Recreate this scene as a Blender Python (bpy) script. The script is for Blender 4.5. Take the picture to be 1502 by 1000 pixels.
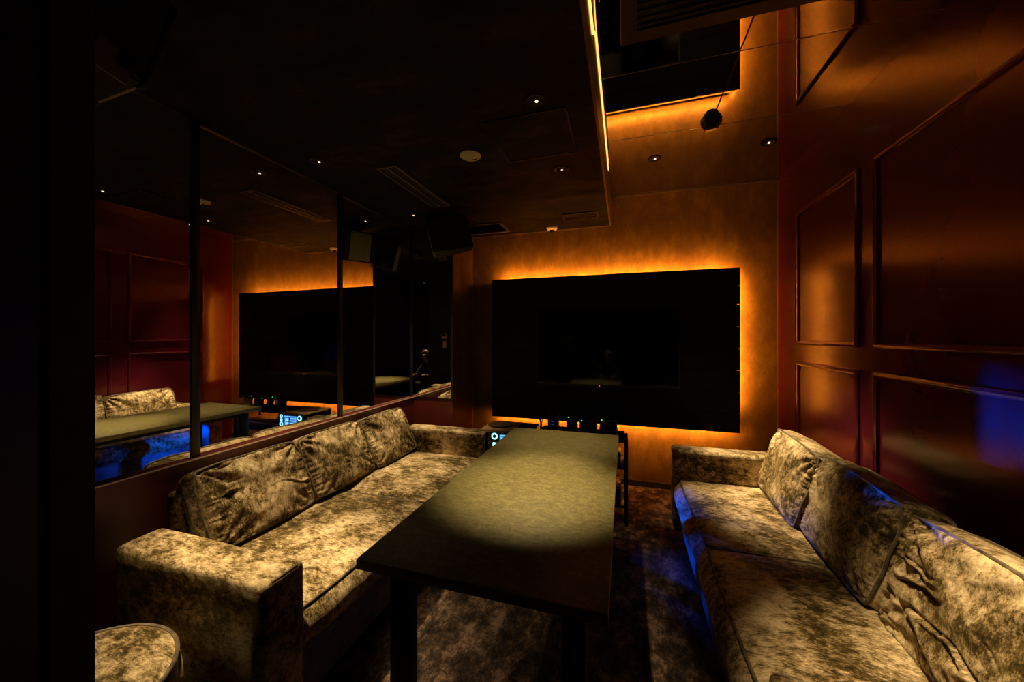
import bpy, bmesh, math, random
from mathutils import Vector, Matrix, noise

for o in list(bpy.data.objects):
    bpy.data.objects.remove(o)
S = bpy.context.scene
C = S.collection
PI = math.pi
R = math.radians

# ------------------------------------------------------------------ camera, world, exposure
CAM_H = 1.362
cam_d = bpy.data.cameras.new('camera')
cam_d.sensor_width = 36.0
cam_d.lens = 530.0 / 1502.0 * 36.0
cam_d.shift_y = -6.0 / 1502.0
cam_d.clip_start = 0.02
cam = bpy.data.objects.new('camera', cam_d)
C.objects.link(cam)
cam.location = (0, 0, CAM_H)
cam.rotation_euler = (PI / 2, 0, math.atan(165.0 / 530.0))
S.camera = cam

w = bpy.data.worlds.new('world')
S.world = w
w.use_nodes = True
w.node_tree.nodes['Background'].inputs[0].default_value = (0, 0, 0, 1)
w.node_tree.nodes['Background'].inputs[1].default_value = 0.0
S.view_settings.view_transform = 'Standard'
S.view_settings.look = 'None'
S.view_settings.gamma = 1.0
S.view_settings.use_curve_mapping = False
S.view_settings.exposure = 0.0

# light levels of the room's lamps and of the added blue beams
DOWNLIGHT_W = 90.0
LED_ORANGE = (1.0, 0.38, 0.045)
LED_PANEL = 315.0
LED_COVE = 2.6
BLUE_FRONT = 2.0  # added narrow beams that make the blue patch on the red wall
BLUE_SIDE = 3.4  # added beam that turns the sofa front blue

# room dimensions (metres)
XL, XR = -1.976, 1.209          # mirror wall, panelled wall
YB, YF = 3.5, -1.6              # television wall, wall behind the camera
ZL, ZH = 2.404, 2.665           # lowered ceiling, mirrored ceiling
XD = -0.121                     # edge of the lowered ceiling
PX, PY = -1.525, 3.057          # corner pillar
LEDGE = 0.785


# ------------------------------------------------------------------ materials
def new_mat(name):
    m = bpy.data.materials.new(name)
    m.use_nodes = True
    nt = m.node_tree
    b = nt.nodes['Principled BSDF']
    return m, nt, b


def plain(name, col, rough=0.5, metal=0.0, emit=None, strength=0.0, coat=0.0, spec=None):
    m, nt, b = new_mat(name)
    b.inputs['Base Color'].default_value = (*col, 1)
    b.inputs['Roughness'].default_value = rough
    b.inputs['Metallic'].default_value = metal
    b.inputs['Coat Weight'].default_value = coat
    if spec is not None:
        b.inputs['Specular IOR Level'].default_value = spec
    if emit:
        b.inputs['Emission Color'].default_value = (*emit, 1)
        b.inputs['Emission Strength'].default_value = strength
    # a touch of fine procedural unevenness in the finish
    n = nt.nodes.new('ShaderNodeTexNoise')
    n.inputs['Scale'].default_value = 60
    mr = nt.nodes.new('ShaderNodeMapRange')
    mr.inputs['To Min'].default_value = max(0, rough - 0.04)
    mr.inputs['To Max'].default_value = min(1, rough + 0.04)
    nt.links.new(n.outputs['Fac'], mr.inputs['Value'])
    nt.links.new(mr.outputs['Result'], b.inputs['Roughness'])
    return m


def mottled(name, stops, scale=(1, 1, 1), nscale=5.0, detail=8.0, nrough=0.6, distort=0.0, rough=(0.4, 0.6),
            metal=0.0, bump=0.0, bump_scale=40.0, sheen=0.0, sheen_col=(1, 1, 1), coat=0.0, spec=0.5):
    m, nt, b = new_mat(name)
    L = nt.links.new
    tc = nt.nodes.new('ShaderNodeTexCoord')
    mp = nt.nodes.new('ShaderNodeMapping')
    mp.inputs['Scale'].default_value = scale
    L(tc.outputs['Object'], mp.inputs['Vector'])
    n = nt.nodes.new('ShaderNodeTexNoise')
    n.inputs['Scale'].default_value = nscale
    n.inputs['Detail'].default_value = detail
    n.inputs['Roughness'].default_value = nrough
    n.inputs['Distortion'].default_value = distort
    L(mp.outputs['Vector'], n.inputs['Vector'])
    cr = nt.nodes.new('ShaderNodeValToRGB')
    el = cr.color_ramp.elements
    while len(el) < len(stops):
        el.new(0.5)
    for e, (p, c) in zip(el, stops):
        e.position = p
        e.color = (*c, 1)
    L(n.outputs['Fac'], cr.inputs['Fac'])
    L(cr.outputs['Color'], b.inputs['Base Color'])
    mr = nt.nodes.new('ShaderNodeMapRange')
    mr.inputs['From Min'].default_value = 0.3
    mr.inputs['From Max'].default_value = 0.7
    mr.inputs['To Min'].default_value = rough[1]
    mr.inputs['To Max'].default_value = rough[0]
    L(n.outputs['Fac'], mr.inputs['Value'])
    L(mr.outputs['Result'], b.inputs['Roughness'])
    b.inputs['Metallic'].default_value = metal
    b.inputs['Sheen Weight'].default_value = sheen
    b.inputs['Sheen Roughness'].default_value = 0.35
    b.inputs['Sheen Tint'].default_value = (*sheen_col, 1)
    b.inputs['Coat Weight'].default_value = coat
    b.inputs['Specular IOR Level'].default_value = spec
    if bump:
        n2 = nt.nodes.new('ShaderNodeTexNoise')
        n2.inputs['Scale'].default_value = bump_scale
        n2.inputs['Detail'].default_value = 6
        L(mp.outputs['Vector'], n2.inputs['Vector'])
        bp = nt.nodes.new('ShaderNodeBump')
        bp.inputs['Strength'].default_value = bump
        bp.inputs['Distance'].default_value = 0.01
        L(n2.outputs['Fac'], bp.inputs['Height'])
        L(bp.outputs['Normal'], b.inputs['Normal'])
    return m


def emitter(name, col, strength):
    m = bpy.data.materials.new(name)
    m.use_nodes = True
    nt = m.node_tree
    nt.nodes.remove(nt.nodes['Principled BSDF'])
    e = nt.nodes.new('ShaderNodeEmission')
    e.inputs[0].default_value = (*col, 1)
    e.inputs[1].default_value = strength
    nt.links.new(e.outputs[0], nt.nodes['Material Output'].inputs[0])
    return m


M = {}
def crushed_velvet():
    m, nt, b = new_mat('crushed_velvet')
    L = nt.links.new
    tc = nt.nodes.new('ShaderNodeTexCoord')

    def tex(scale, ns, det, rg, dist=0.0):
        mp = nt.nodes.new('ShaderNodeMapping')
        mp.inputs['Scale'].default_value = scale
        mp.inputs['Rotation'].default_value = (0.3, 0.2, 0.5)
        L(tc.outputs['Object'], mp.inputs['Vector'])
        n = nt.nodes.new('ShaderNodeTexNoise')
        n.inputs['Scale'].default_value = ns
        n.inputs['Detail'].default_value = det
        n.inputs['Roughness'].default_value = rg
        n.inputs['Distortion'].default_value = dist
        L(mp.outputs['Vector'], n.inputs['Vector'])
        return n.outputs['Fac']
    big = tex((1, 1, 1), 4.5, 4, 0.55)
    mid = tex((1, 1.8, 1.4), 24, 9, 0.74, 0.2)
    fine = tex((1, 2.8, 1.7), 75, 8, 0.78)

    def math_(op, x, y):
        n = nt.nodes.new('ShaderNodeMath')
        n.operation = op
        for i, q in enumerate((x, y)):
            if isinstance(q, float):
                n.inputs[i].default_value = q
            else:
                L(q, n.inputs[i])
        return n.outputs[0]
    v = math_('ADD', math_('MULTIPLY', big, 0.34), math_('ADD', math_('MULTIPLY', mid, 0.38), math_('MULTIPLY', fine, 0.28)))
    cr = nt.nodes.new('ShaderNodeValToRGB')
    el = cr.color_ramp.elements
    stops = [(0.415, (0.007, 0.0045, 0.0015)), (0.465, (0.060, 0.037, 0.012)), (0.505, (0.25, 0.173, 0.088)), (0.575, (0.62, 0.465, 0.285))]
    while len(el) < len(stops):
        el.new(0.5)
    for e, (p, c) in zip(el, stops):
        e.position = p
        e.color = (*c, 1)
    L(v, cr.inputs['Fac'])
    L(cr.outputs['Color'], b.inputs['Base Color'])
    mr = nt.nodes.new('ShaderNodeMapRange')
    mr.inputs['From Min'].default_value = 0.42
    mr.inputs['From Max'].default_value = 0.6
    mr.inputs['To Min'].default_value = 0.8
    mr.inputs['To Max'].default_value = 0.38
    L(v, mr.inputs['Value'])
    L(mr.outputs['Result'], b.inputs['Roughness'])
    b.inputs['Sheen Weight'].default_value = 0.22
    b.inputs['Sheen Roughness'].default_value = 0.35
    b.inputs['Sheen Tint'].default_value = (0.85, 0.60, 0.18, 1)
    b.inputs['Specular IOR Level'].default_value = 0.3
    b.inputs['Specular Tint'].default_value = (1.0, 0.78, 0.35, 1)
    bp = nt.nodes.new('ShaderNodeBump')
    bp.inputs['Strength'].default_value = 0.45
    bp.inputs['Distance'].default_value = 0.012
    L(v, bp.inputs['Height'])
    L(bp.outputs['Normal'], b.inputs['Normal'])
    return m


M['velvet'] = crushed_velvet()
M['piping'] = mottled('velvet_piping', [(0.35, (0.02, 0.012, 0.005)), (0.65, (0.16, 0.11, 0.05))], nscale=25, rough=(0.5, 0.7), sheen=0.2)
M['dark_velvet'] = mottled('velvet_front', [(0.35, (0.03, 0.03, 0.03)), (0.65, (0.10, 0.095, 0.10))], nscale=12, rough=(0.55, 0.8), bump=0.2)
M['carpet'] = mottled('distressed_carpet', [(0.40, (0.006, 0.004, 0.004)), (0.5, (0.036, 0.022, 0.016)), (0.60, (0.18, 0.110, 0.075))],
                      scale=(1.0, 0.7, 1), nscale=9, detail=14, nrough=0.84, distort=0.0, rough=(0.9, 1.0), bump=0.6, bump_scale=180, spec=0.1)
M['gold_paper'] = mottled('bronze_wallpaper', [(0.33, (0.105, 0.050, 0.010)), (0.5, (0.16, 0.082, 0.018)), (0.67, (0.25, 0.142, 0.037))],
                          scale=(1, 1, 0.55), nscale=7, detail=12, nrough=0.75, rough=(0.38, 0.55), bump=0.08, bump_scale=60, metal=0.25)
M['ceiling_paper'] = mottled('ceiling_wallpaper', [(0.36, (0.002, 0.0014, 0.0007)), (0.5, (0.007, 0.0046, 0.0022)), (0.64, (0.026, 0.017, 0.008))],
                             scale=(0.6, 1.3, 1), nscale=6, detail=12, nrough=0.72, rough=(0.6, 0.75), bump=0.08, bump_scale=60, metal=0.0, spec=0.12)
M['red_lacquer'] = mottled('red_lacquer', [(0.3, (0.050, 0.0036, 0.009)), (0.7, (0.068, 0.0052, 0.0125))], nscale=3, rough=(0.21, 0.24),
                           spec=0.5)
M['red_lacquer'].node_tree.nodes['Principled BSDF'].inputs['Specular Tint'].default_value = (1.0, 0.66, 0.30, 1)
M['red_wall'] = mottled('red_painted_dado', [(0.3, (0.075, 0.008, 0.005)), (0.7, (0.11, 0.013, 0.007))], nscale=4, rough=(0.35, 0.45))
M['mirror'] = plain('mirror_glass', (0.78, 0.77, 0.73), 0.0, 1.0)
M['ceil_mirror'] = plain('ceiling_mirror_glass', (0.74, 0.72, 0.66), 0.0, 1.0)
for k in ('mirror', 'ceil_mirror'):
    nt = M[k].node_tree
    for l in list(nt.links):
        if l.to_socket.name == 'Roughness':
            nt.links.remove(l)
    nt.nodes['Principled BSDF'].inputs['Roughness'].default_value = 0.012
M['black'] = plain('black_lacquer', (0.006, 0.006, 0.006), 0.35)
M['black_matte'] = plain('matte_black', (0.008, 0.008, 0.008), 0.7)
M['black_metal'] = plain('black_metal', (0.012, 0.012, 0.012), 0.4, 0.6)
M['dark_wall'] = mottled('charcoal_wall', [(0.3, (0.005, 0.005, 0.005)), (0.7, (0.010, 0.010, 0.009))], nscale=5, rough=(0.6, 0.75))
M['bead'] = plain('satin_edge_bead', (0.30, 0.22, 0.20), 0.3, 0.7)
M['ledge'] = plain('pale_ledge_edge', (0.60, 0.50, 0.44), 0.3, 0.3)
M['chrome'] = plain('chrome', (0.75, 0.73, 0.68), 0.12, 1.0)
M['cream'] = plain('cream_plastic', (0.55, 0.47, 0.31), 0.45)
M['white'] = plain('white_plastic', (0.6, 0.56, 0.5), 0.4)
M['screen'] = plain('screen_glass', (0.003, 0.003, 0.003), 0.06)
M['table'] = mottled('olive_table_laminate', [(0.36, (0.050, 0.040, 0.012)), (0.5, (0.125, 0.102, 0.034)), (0.64, (0.27, 0.225, 0.088))],
                     scale=(1, 1.5, 1), nscale=34, detail=14, nrough=0.9, distort=0.3, rough=(0.42, 0.55), bump=0.05, bump_scale=90)
M['table_edge'] = plain('table_edge_band', (0.05, 0.04, 0.018), 0.5)
M['board'] = mottled('charred_wood', [(0.3, (0.003, 0.003, 0.003)), (0.55, (0.006, 0.006, 0.005)), (0.72, (0.020, 0.018, 0.014))],
                     scale=(0.7, 1, 11), nscale=5, detail=8, rough=(0.45, 0.6), bump=0.05, bump_scale=30, spec=0.2)
M['grille'] = mottled('speaker_cloth', [(0.4, (0.16, 0.15, 0.06)), (0.6, (0.34, 0.31, 0.14))], nscale=220, detail=2, rough=(0.7, 0.9), bump=0.4, bump_scale=300)
M['led_panel'] = emitter('orange_led_tape', LED_ORANGE, LED_PANEL)
M['led_cove'] = emitter('amber_led_tape', (1.0, 0.44, 0.10), LED_COVE)
M['bulb'] = emitter('downlight_bulb', (1.0, 0.80, 0.5), 2.0)
M['green_led'] = emitter('green_led', (0.06, 0.9, 0.42), 2.0)
M['red_led'] = emitter('red_led', (1.0, 0.16, 0.06), 1.2)
M['ring_led'] = emitter('cyan_ring_led', (0.30, 0.80, 1.0), 2.2)
M['display'] = emitter('blue_display', (0.05, 0.26, 1.0), 0.9)
M['display_text'] = emitter('display_marks', (0.25, 0.72, 1.0), 1.5)
M['display_dark'] = emitter('display_dark_marks', (0.01, 0.05, 0.3), 0.5)
M['blue_mark'] = emitter('dim_blue_mark', (0.06, 0.08, 0.9), 0.25)
M['tray'] = plain('dark_round_tray', (0.10, 0.05, 0.02), 0.35)
M['wood'] = mottled('warm_wood_board', [(0.3, (0.22, 0.12, 0.05)), (0.7, (0.42, 0.26, 0.12))], scale=(1, 10, 1), nscale=4, rough=(0.4, 0.5))
M['skin'] = plain('skin', (0.45, 0.27, 0.18), 0.5)
M['hair'] = mottled('brown_hair', [(0.3, (0.05, 0.03, 0.012)), (0.7, (0.16, 0.10, 0.04))], scale=(1, 1, 0.2), nscale=60, rough=(0.35, 0.5), bump=0.4)
M['cloth'] = mottled('dark_clothes', [(0.3, (0.008, 0.009, 0.009)), (0.7, (0.02, 0.022, 0.02))], nscale=14, rough=(0.8, 0.95))


# ------------------------------------------------------------------ mesh helpers
class MB:
    def __init__(self):
        self.v, self.f = [], []

    def add(self, vs, fs):
        n = len(self.v)
        self.v += [tuple(p) for p in vs]
        self.f += [tuple(i + n for i in f) for f in fs]
        return self

    def box(self, x0, x1, y0, y1, z0, z1):
        vs = [(x, y, z) for z in (z0, z1) for y in (y0, y1) for x in (x0, x1)]
        return self.add(vs, [(0, 2, 3, 1), (4, 5, 7, 6), (0, 1, 5, 4), (2, 6, 7, 3), (0, 4, 6, 2), (1, 3, 7, 5)])

    def rbox(self, x0, x1, y0, y1, z0, z1, r, seg=3):
        bm = bmesh.new()
        t = MB().box(x0, x1, y0, y1, z0, z1)
        vs = [bm.verts.new(p) for p in t.v]
        for f in t.f:
            bm.faces.new([vs[i] for i in f])
        bmesh.ops.bevel(bm, geom=list(bm.edges), offset=r, segments=seg, profile=0.5, affect='EDGES')
        bm.verts.index_update()
        self.add([v.co[:] for v in bm.verts], [[v.index for v in f.verts] for f in bm.faces])
        bm.free()
        return self

    def tube(self, pts, r, n=8, closed=False):
        pts = [Vector(p) for p in pts]
        N = len(pts)
        rings = []
        up = None
        for i in range(N):
            a = pts[(i - 1) % N] if (closed or i) else pts[0]
            b = pts[(i + 1) % N] if (closed or i < N - 1) else pts[-1]
            t = (b - a).normalized()
            if up is None:
                up = Vector((0, 0, 1)) if abs(t.z) < 0.9 else Vector((1, 0, 0))
            s = t.cross(up).normalized()
            up = s.cross(t).normalized()
            rr = r[i] if isinstance(r, (list, tuple)) else r
            rings.append([pts[i] + (s * math.cos(2 * PI * k / n) + up * math.sin(2 * PI * k / n)) * rr for k in range(n)])
        vs = [p for ring in rings for p in ring]
        fs = []
        for i in range(N if closed else N - 1):
            j = (i + 1) % N
            for k in range(n):
                fs.append((i * n + k, i * n + (k + 1) % n, j * n + (k + 1) % n, j * n + k))
        if not closed:
            fs.append(tuple(range(n))[::-1])
            fs.append(tuple((N - 1) * n + k for k in range(n)))
        return self.add(vs, fs)

    def lathe(self, c, prof, n=32):
        """prof: (radius, z) list, closed on the axis where radius is 0"""
        vs, fs, rows = [], [], []
        for (r, z) in prof:
            if r <= 1e-6:
                rows.append([len(vs)])
                vs.append((c[0], c[1], c[2] + z))
            else:
                rows.append(list(range(len(vs), len(vs) + n)))
                vs += [(c[0] + r * math.cos(2 * PI * k / n), c[1] + r * math.sin(2 * PI * k / n), c[2] + z) for k in range(n)]
        for a, b in zip(rows[:-1], rows[1:]):
            for k in range(n):
                k2 = (k + 1) % n
                if len(a) == 1 and len(b) == 1:
                    continue
                if len(a) == 1:
                    fs.append((a[0], b[k2], b[k]))
                elif len(b) == 1:
                    fs.append((a[k], a[k2], b[0]))
                else:
                    fs.append((a[k], a[k2], b[k2], b[k]))
        return self.add(vs, fs)

    def xform(self, Mx):
        self.v = [tuple(Mx @ Vector(p)) for p in self.v]
        return self

    def build(self, name, mat, parent=None, smooth=False, local=False):
        off = Vector((0, 0, 0))
        if parent is not None and not local:
            p = parent
            while p:
                off += p.location
                p = p.parent
        me = bpy.data.meshes.new(name)
        me.from_pydata([Vector(p) - off for p in self.v], [], self.f)
        bm = bmesh.new()
        bm.from_mesh(me)
        bmesh.ops.recalc_face_normals(bm, faces=list(bm.faces))
        bm.to_mesh(me)
        bm.free()
        me.update()
        if smooth:
            me.polygons.foreach_set('use_smooth', [True] * len(me.polygons))
            if smooth != 'all':
                me.set_sharp_from_angle(angle=R(40))
        me.materials.append(M[mat] if isinstance(mat, str) else mat)
        o = bpy.data.objects.new(name, me)
        C.objects.link(o)
        o.parent = parent
        return o


def tag(o, label, cat, group=None):
    o['label'] = label
    o['category'] = cat
    if group:
        o['group'] = group
    return o


def thing(name, label, cat, loc, rot=(0, 0, 0), group=None):
    o = bpy.data.objects.new(name, None)
    o.empty_display_size = 0.1
    C.objects.link(o)
    o.location = loc
    o.rotation_euler = rot
    return tag(o, label, cat, group)


def struct(o):
    o['kind'] = 'structure'
    return o


def copy_tree(o, parent=None):
    c = o.copy()
    C.objects.link(c)
    c.parent = parent
    for ch in list(o.children):
        copy_tree(ch, c)
    return c


def box_obj(name, mat, parent, *b, r=0.0, seg=2):
    m = MB()
    m.rbox(*b, r, seg) if r else m.box(*b)
    return m.build(name, mat, parent, smooth=bool(r))


# ------------------------------------------------------------------ the room shell
struct(box_obj('floor', 'carpet', None, -2.1, XR + 0.12, YF - 0.1, YB + 0.1, -0.08, 0))
wall_back = struct(box_obj('wall_back', 'gold_paper', None, -2.1, XR + 0.12, YB, YB + 0.1, 0, 2.9))
wall_right = struct(box_obj('wall_right', 'red_lacquer', None, XR, XR + 0.12, YF, YB, 0, 2.9))
wall_rear = struct(box_obj('wall_rear', 'dark_wall', None, -2.1, XR + 0.12, YF - 0.1, YF, 0, 2.9))
wall_left = struct(box_obj('wall_left', 'red_wall', None, -2.1, -1.95, 0.26, PY, 0, LEDGE - 0.012))
box_obj('upper_wall', 'black_matte', wall_left, -2.1, XL - 0.008, 0.26, PY, LEDGE - 0.012, ZL)
box_obj('ledge', 'red_wall', wall_left, XL - 0.008, -1.945, 0.26, PY, LEDGE - 0.012, LEDGE)
box_obj('ledge_edge', 'ledge', wall_left, -1.945, -1.941, 0.26, PY, LEDGE - 0.006, LEDGE)
# lowered ceiling with fascia
ceiling = struct(box_obj('ceiling', 'ceiling_paper', None, -2.1, XD - 0.012, YF, YB, ZL, 2.9))
box_obj('fascia', 'gold_paper', ceiling, XD - 0.012, XD, YF, YB, ZL, 2.9)
# corner pillar in front of the television wall
wall_pillar = struct(box_obj('wall_pillar', 'gold_paper', None, -2.1, PX, PY, YB, LEDGE, ZL))
box_obj('dado', 'red_wall', wall_pillar, -2.1, PX, PY, YB, 0, LEDGE)
# partition beside the entrance
PXC, PYC = -0.62, 0.2625
wall_partition = struct(box_obj('wall_partition', 'dark_wall', None, -2.1, PXC, YF, PYC, 0, ZL))
box_obj('door_casing', 'black', wall_partition, PXC, PXC + 0.010, 0.06, 0.222, 0, ZL - 0.002)
box_obj('corner_trim', 'black_matte', wall_partition, PXC - 0.03, PXC + 0.006, PYC - 0.03, PYC + 0.006, 0, ZL - 0.002)
# entrance door behind the camera
door = struct(box_obj('door_1', 'black', None, -0.45, 0.45, YF, YF + 0.04, 0, 2.05))
box_obj('door_frame', 'black_matte', door, -0.52, -0.45, YF, YF + 0.06, 0, 2.12)
box_obj('door_frame', 'black_matte', door, 0.45, 0.52, YF, YF + 0.06, 0, 2.12)
box_obj('door_frame', 'black_matte', door, -0.45, 0.45, YF, YF + 0.06, 2.05, 2.12)
dh = MB().tube([(0.36, YF + 0.04, 1.0), (0.36, YF + 0.09, 1.0), (0.24, YF + 0.09, 1.0)], 0.01).build('handle', 'chrome', door, True)
# trims
struct(box_obj('trim_1', 'bead', None, PX, XD, YB - 0.008, YB, ZL - 0.008, ZL))
struct(box_obj('trim_2', 'bead', None, PX, PX + 0.006, YB - 0.006, YB, 0, ZL - 0.008))
struct(box_obj('trim_3', 'bead', None, XR - 0.006, XR, YB - 0.006, YB, 0, ZH - 0.012))
struct(box_obj('trim_4', 'bead', None, XD + 0.001, XR - 0.006, YB - 0.005, YB, ZH - 0.012, ZH - 0.001))
struct(box_obj('baseboard_back', 'black_matte', None, PX, XR, YB - 0.008, YB, 0, 0.05))
struct(box_obj('baseboard_right', 'red_lacquer', None, XR - 0.012, XR, YF, YB - 0.01, 0, 0.09, r=0.003))

# mirror wall: glass panels between black posts
TOE = 0.7                       # the sheets are not hung perfectly flat
posts = [0.275, 1.205, 2.133, PY - 0.001]
for a, b in zip(posts[:-1], posts[1:]):
    b2 = b - 0.02 if b < 3 else b
    ym = (a + b) / 2
    MB().box(XL - 0.006, XL, a + 0.016, b2 + 0.004, LEDGE + 0.001, ZL - 0.014).xform(
        Matrix.Translation((XL, ym, 0)) @ Matrix.Rotation(R(-TOE), 4, 'Z') @ Matrix.Translation((-XL, -ym, 0))).build('mirror_panel', 'mirror', wall_left)
for p in posts[1:3]:
    box_obj('mirror_post', 'black', wall_left, XL - 0.006, XL + 0.014, p - 0.019, p + 0.019, LEDGE + 0.001, ZL - 0.001, r=0.002)
box_obj('mirror_top_rail', 'bead', wall_left, XL - 0.006, XL + 0.004, 0.27, PY - 0.002, ZL - 0.013, ZL - 0.001)
# mirror on the pillar's front
box_obj('mirror_panel', 'mirror', wall_pillar, XL + 0.02, PX - 0.02, PY - 0.008, PY, LEDGE + 0.001, ZL - 0.014)
box_obj('mirror_post', 'black', wall_pillar, XL + 0.001, XL + 0.02, PY - 0.014, PY, LEDGE + 0.001, ZL - 0.001)
box_obj('mirror_post', 'black', wall_pillar, PX - 0.02, PX, PY - 0.014, PY, LEDGE + 0.001, ZL - 0.001)

# mirrored ceiling of separate glass sheets over the right half of the room
ceil2 = struct(box_obj('ceiling_mirrored', 'black_matte', None, XD, XR, YF, YB, ZH + 0.007, 2.9))
g = 0.0022
rows = [YF, -0.6, 0.02, 0.64, 1.26, 1.882, 2.498, YB]
for a, b in zip(rows[:-1], rows[1:]):
    cols = [XD, XR] if b == YB else [XD, 0.503, XR]
    for c0, c1 in zip(cols[:-1], cols[1:]):
        MB().rbox(c0 + g * (c0 != XD), c1 - g * (c1 != XR), a + g, b - (g if b != YB else 0), ZH, ZH + 0.006, 0.0016, 1).build('mirror_sheet', 'ceil_mirror', ceil2)

for yy in rows[4:7]:
    box_obj('joint_strip', 'bead' if yy < 2 else 'black_metal', ceil2, XD, XR, yy - 0.0018, yy + 0.0018, ZH + 0.001, ZH + 0.006)
# raised picture-frame mouldings on the panelled wall: a profile swept round each field
def moulding(y0, y1, z0, z1):
    prof = [(0.0, 0.0), (0.0, 0.010), (0.006, 0.016), (0.013, 0.018), (0.020, 0.013), (0.026, 0.012), (0.030, 0.005), (0.030, 0.0)]
    vs, fs = [], []
    for (yy, zz, sy, sz) in ((y0, z0, 1, 1), (y1, z0, -1, 1), (y1, z1, -1, -1), (y0, z1, 1, -1)):
        for (d, h) in prof:
            vs.append((XR - h, yy + sy * d, zz + sz * d))
    n = len(prof)
    for i in range(4):
        j = (i + 1) % 4
        for k in range(n - 1):
            fs.append((i * n + k, i * n + k + 1, j * n + k + 1, j * n + k))
    return MB().add(vs, fs).build('panel_moulding', 'red_lacquer', wall_right, True)


for (y0, y1) in ((2.412, 3.150), (0.86, 2.285), (-0.69, 0.735)):
    moulding(y0, y1, 1.305, 2.272)
    moulding(y0, y1, 0.20, 1.186)

# ------------------------------------------------------------------ television wall
pan = thing('media_panel', 'large charred black wood feature panel with orange light glowing behind it', 'wall panel', (-0.18, YB, 0.57))
TX0, TX1, TZ0, TZ1 = -0.802, 0.452, 0.905, 1.627
PX0, PX1, PZ0, PZ1, PYF = -1.259, 0.905, 0.571, 1.932, 3.38
gap = 0.0015
RB = 0.020                      # rebate behind the overhanging boards
box_obj('core', 'wood', pan, PX0 + RB, PX1 - RB, PYF + 0.020, 3.447, PZ0 + RB, PZ1 - RB)
zs = [PZ0, 0.735, TZ0, 1.085, 1.265, 1.445, TZ1, 1.78, PZ1]
for i, (a, b) in enumerate(zip(zs[:-1], zs[1:])):
    if a >= TZ0 - 1e-6 and b <= TZ1 + 1e-6:
        box_obj('wood_board', 'board', pan, PX0, TX0 - 0.004, PYF, PYF + 0.02, a + gap, b - gap, r=0.001, seg=1)
        box_obj('wood_board', 'board', pan, TX1 + 0.004, PX1, PYF, PYF + 0.02, a + gap, b - gap, r=0.001, seg=1)
    else:
        box_obj('wood_board', 'board', pan, PX0, PX1, PYF, PYF + 0.02, a + gap, b - gap, r=0.001, seg=1)
IN = 0.16
box_obj('batten', 'black_matte', pan, PX0 + IN, PX1 - IN, 3.447, YB - 0.004, PZ0 + IN, PZ1 - IN)
def led_run(length, mx):
    """aluminium angle with the tape on its wall-facing slope (local x along the run, +y to the wall, +z outward)"""
    t = MB().box(0, length, -0.0006, 0.0006, -0.005, 0.005).xform(Matrix.Translation((0, 0.006, 0.008)) @ Matrix.Rotation(R(LED_TILT), 4, 'X')).xform(mx).build('led_tape', 'led_panel', pan)
    MB().box(0, length, -0.003, -0.001, -0.006, 0.006).xform(Matrix.Translation((0, 0.006, 0.008)) @ Matrix.Rotation(R(LED_TILT), 4, 'X')).xform(mx).build('led_profile', 'black_metal', t)


LED_TILT = 14
led_run(PX1 - PX0 - 2 * RB - 0.09, Matrix.Translation((PX0 + RB + 0.06, 3.402, PZ1 - RB)))
led_run(PX1 - PX0 - 2 * RB - 0.03, Matrix.Translation((PX1 - RB - 0.01, 3.402, PZ0 + RB)) @ Matrix.Rotation(PI, 4, 'Y'))
led_run(PZ1 - PZ0 - RB - 0.23, Matrix.Translation((PX1 - RB, 3.428, PZ1 - RB - 0.03)) @ Matrix.Rotation(PI / 2, 4, 'Y'))

tv = thing('television', 'switched-off flat black television set flush into the wood panel', 'television', ((TX0 + TX1) / 2, PYF + 0.02, TZ0))
e = 0.002
box_obj('casing', 'black_matte', tv, TX0 - e, TX1 + e, PYF + 0.0, PYF + 0.019, TZ0 + e, TZ1 - e)
box_obj('screen', 'screen', tv, TX0 + 0.010, TX1 - 0.010, PYF - 0.004, PYF, TZ0 + 0.022, TZ1 - 0.010)
for b in ((TX0 - e, TX0 + 0.010, TZ0 + e, TZ1 - e), (TX1 - 0.010, TX1 + e, TZ0 + e, TZ1 - e),
          (TX0 + 0.010, TX1 - 0.010, TZ0 + e, TZ0 + 0.022), (TX0 + 0.010, TX1 - 0.010, TZ1 - 0.010, TZ1 - e)):
    box_obj('bezel', 'black', tv, b[0], b[1], PYF - 0.006, PYF, b[2], b[3])
o = box_obj('standby_light', 'red_led', tv, -0.222, -0.214, PYF - 0.0085, PYF - 0.006, TZ0 + 0.007, TZ0 + 0.015)
o['label'] = 'tiny red standby light'

# ------------------------------------------------------------------ amber LED tape along the fascia
def ribbon(ys, zf, hf, x0, x1):
    vs, fs = [], []
    for y in ys:
        z, h = zf(y), hf(y)
        vs += [(x0, y, z - h), (x1, y, z - h), (x1, y, z + h), (x0, y, z + h)]
    for i in range(len(ys) - 1):
        for k in range(4):
            fs.append((4 * i + k, 4 * i + (k + 1) % 4, 4 * i + 4 + (k + 1) % 4, 4 * i + 4 + k))
    n = 4 * (len(ys) - 1)
    fs += [(3, 2, 1, 0), (n, n + 1, n + 2, n + 3)]
    return MB().add(vs, fs)


def sm(a, b, x):
    t = min(1, max(0, (x - a) / (b - a)))
    return t * t * (3 - 2 * t)


led = ribbon([0.95, 1.1, 1.25, 1.36] + [1.40 + 0.02 * i for i in range(14)] + [1.8, 2.2, 2.6, 2.86],
             lambda y: 2.545 + 0.093 * sm(1.40, 1.58, y), lambda y: 0.028 - 0.022 * sm(1.38, 1.50, y), XD + 0.002, XD + 0.006).build('led_tape', 'led_cove', None)
tag(led, 'glowing amber light tape stuck along the ceiling step, peeling at one spot', 'light strip')


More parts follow.
